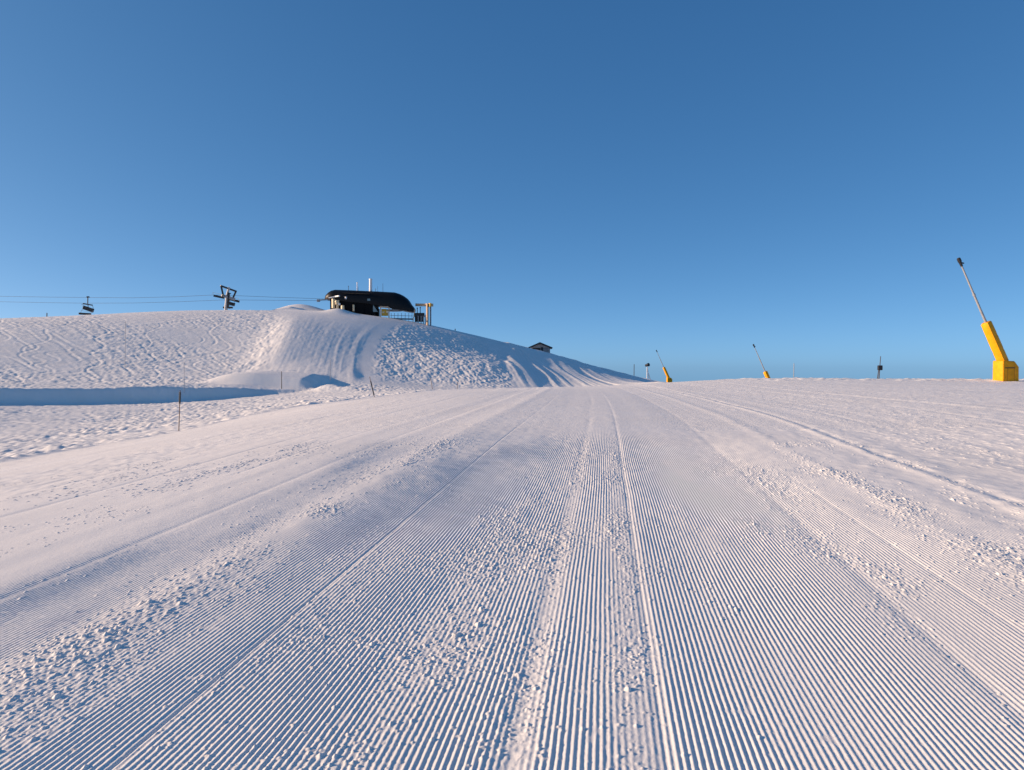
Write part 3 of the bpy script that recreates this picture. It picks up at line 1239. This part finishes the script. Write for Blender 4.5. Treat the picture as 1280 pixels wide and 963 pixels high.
# ------------------------------------------------------------------ marker poles
def pole(name, label, px, top, bot, Y, r=.03, lean=0.0, m="pole", band=False, thick=None, group="slim marker poles on the snow"):
    A, B = W(px, bot, Y), W(px + lean, top, Y)
    root_z = min(A.z, A.z)
    b = MB()
    dd = (A - B).normalized()
    b.tube(A + dd * .5, B, r, r * .85, 8)
    if band:
        o = empty(name, A, label, "marker pole", group)
        put(b, "pole_shaft", M[m], o, True)
        b = MB()
        q0, q1 = A.lerp(B, band[0]), A.lerp(B, band[1])
        b.tube(q0, q1, r * 1.9, r * 1.9, 8)
        put(b, "wrapping", M["black"], o, True)
    else:
        o = b.build(name, M[m], None, True, origin=A)
        tag(o, label, "marker pole", group)
    return o


pole("marker_pole", "dark bamboo marker pole nearest the camera, at the left edge of the groomed run", 223.6, 488, 537, 38, .026, 1.5, band=(.66, .95))
pole("marker_pole", "short straight dark pole beside the flat shaded mound below the hill", 352, 464.5, 481.5, 98, .05, 0, m="darkwood")
pole("marker_pole", "leaning dark pole on the run edge in front of the bumpy hill face", 468.5, 471, 498.5, 66, .027, -6.5, band=(.15, .8))
pole("marker_pole", "leaning thin pole farther along the run edge, beside the small shaded lip", 541, 472, 489, 88, .032, -3)
pole("marker_pole", "short stub pole on the far run edge at the foot of the shoulder", 571.5, 477.5, 486, 92, .035, .5)
pole("marker_pole", "faint upright pole in front of the steep groomed pass", 412.8, 450, 471, 114, .04, .3, m="greys")
pole("marker_pole", "very tall thin pole rising up the middle of the left hill face", 156, 402, 473, 128, .045, .8, m="greys")
pole("marker_pole", "thin pole standing on the snow bank behind the nearest pole", 230.2, 453, 487, 100, .035, 0, m="greys")
pole("marker_pole", "thin upright pole on the right crest between the sunken lance and the post with box", 992, 454.5, 476, 70, .04, .5, m="greys")
pole("marker_pole", "tiny post on the right shoulder skyline between station and hut", 568.8, 411.2, 416, 181, .12, .2, m="darkwood")
pole("marker_pole", "tiny post on the shoulder skyline left of the round fan", 792.5, 455.5, 473, 208, .10, .2, m="darkwood")
pole("marker_pole", "tip of a post just over the far left crest", 58.5, 391.4, 399, 175, .12, .2, m="darkwood")

# post with box and two legs on the right crest
YP = 61.0
g = W(1098, 476, YP)
sp = empty("sensor_post", g, "leaning dark post with a small box and prop leg on the right crest", "sensor post")
b = MB()
b.tube(W(1098.2, 480, YP), W(1100.8, 445.5, YP), .042, .028, 8)
put(b, "post", M["darkwood"], sp, True)
b = MB()
b.tube(W(1096, 480, YP - .3), W(1098.6, 460, YP - .05), .04, .03, 8)
put(b, "leg", M["darkwood"], sp, True)
b = MB()
b.box(W(1100, 460, YP - .1), (.34, .26, .40), bevel=.05)
put(b, "box", M["black"], sp)

# fan gun on the far shoulder
YF = 212.0
g = W(809.5, 470, YF)
fan = empty("fan_gun", g, "dark round fan snow gun on pale legs, by the end of the shoulder", "snow gun")
b = MB()
for a, c in (((809, 459), (808.3, 476)), ((809.3, 459), (811.2, 476)), ((809.1, 463), (813.5, 476))):
    b.tube(W(a[0], a[1], YF), W(c[0], c[1], YF), .12, .10, 8)
put(b, "stand", M["white"], fan)
b = MB()
c = W(809, 456.6, YF)
ax = Vector((.55, -.8, .2)).normalized()
b.tube(c - ax * .6, c + ax * .5, .34, .48, 18)
b.tube(c + ax * .5, c + ax * .6, .50, .50, 18)
put(b, "drum", M["black"], fan, True)

# ------------------------------------------------------------------ light
SUN_EL = math.radians(16)
SUN_AZ = math.radians(0)       # towards -X, a little beyond the camera plane
to_sun = Vector((-math.cos(SUN_EL) * math.cos(SUN_AZ), math.cos(SUN_EL) * math.sin(SUN_AZ), math.sin(SUN_EL)))
sd = bpy.data.lights.new("sun", 'SUN')
sd.energy = 2.52
sd.angle = math.radians(.5)
sd.color = (1.0, .73, .52)
so = bpy.data.objects.new("sun", sd)
COL.objects.link(so)
so.rotation_euler = to_sun.to_track_quat('Z', 'Y').to_euler()

world = bpy.data.worlds.new("World")
scene.world = world
world.use_nodes = True
nt = world.node_tree
bg = nt.nodes["Background"]
sky = nt.nodes.new("ShaderNodeTexSky")
sky.sky_type = 'NISHITA'
sky.sun_disc = False
sky.sun_elevation = SUN_EL
sky.sun_rotation = math.atan2(to_sun.x, to_sun.y)
sky.altitude = 1500
sky.air_density = 0.3
sky.dust_density = 2.0
sky.ozone_density = 3.0
EXPO = 1.3
SKY_STRENGTH = 0.12
SKY_GAIN = 1.02
sep = nt.nodes.new("ShaderNodeSeparateColor")
com = nt.nodes.new("ShaderNodeCombineColor")
nt.links.new(sky.outputs["Color"], sep.inputs["Color"])
for i, (g, k) in enumerate(((.93, .1481), (.69, .2378), (.55, .3235))):   # clear mountain-air grade of the sky model
    p = nt.nodes.new("ShaderNodeMath")
    p.operation = 'POWER'
    p.inputs[1].default_value = g
    q = nt.nodes.new("ShaderNodeMath")
    q.operation = 'MULTIPLY'
    q.inputs[1].default_value = k * SKY_GAIN / (2 ** EXPO * SKY_STRENGTH)
    nt.links.new(sep.outputs[i], p.inputs[0])
    nt.links.new(p.outputs[0], q.inputs[0])
    nt.links.new(q.outputs[0], com.inputs[i])
nt.links.new(com.outputs["Color"], bg.inputs["Color"])
bg.inputs["Strength"].default_value = SKY_STRENGTH

scene.view_settings.view_transform = 'Standard'
scene.view_settings.look = 'None'
scene.view_settings.exposure = EXPO
scene.view_settings.gamma = 1.0
scene.view_settings.use_curve_mapping = False
scene.cycles.max_bounces = 6
scene.cycles.diffuse_bounces = 4
scene.cycles.use_adaptive_sampling = True
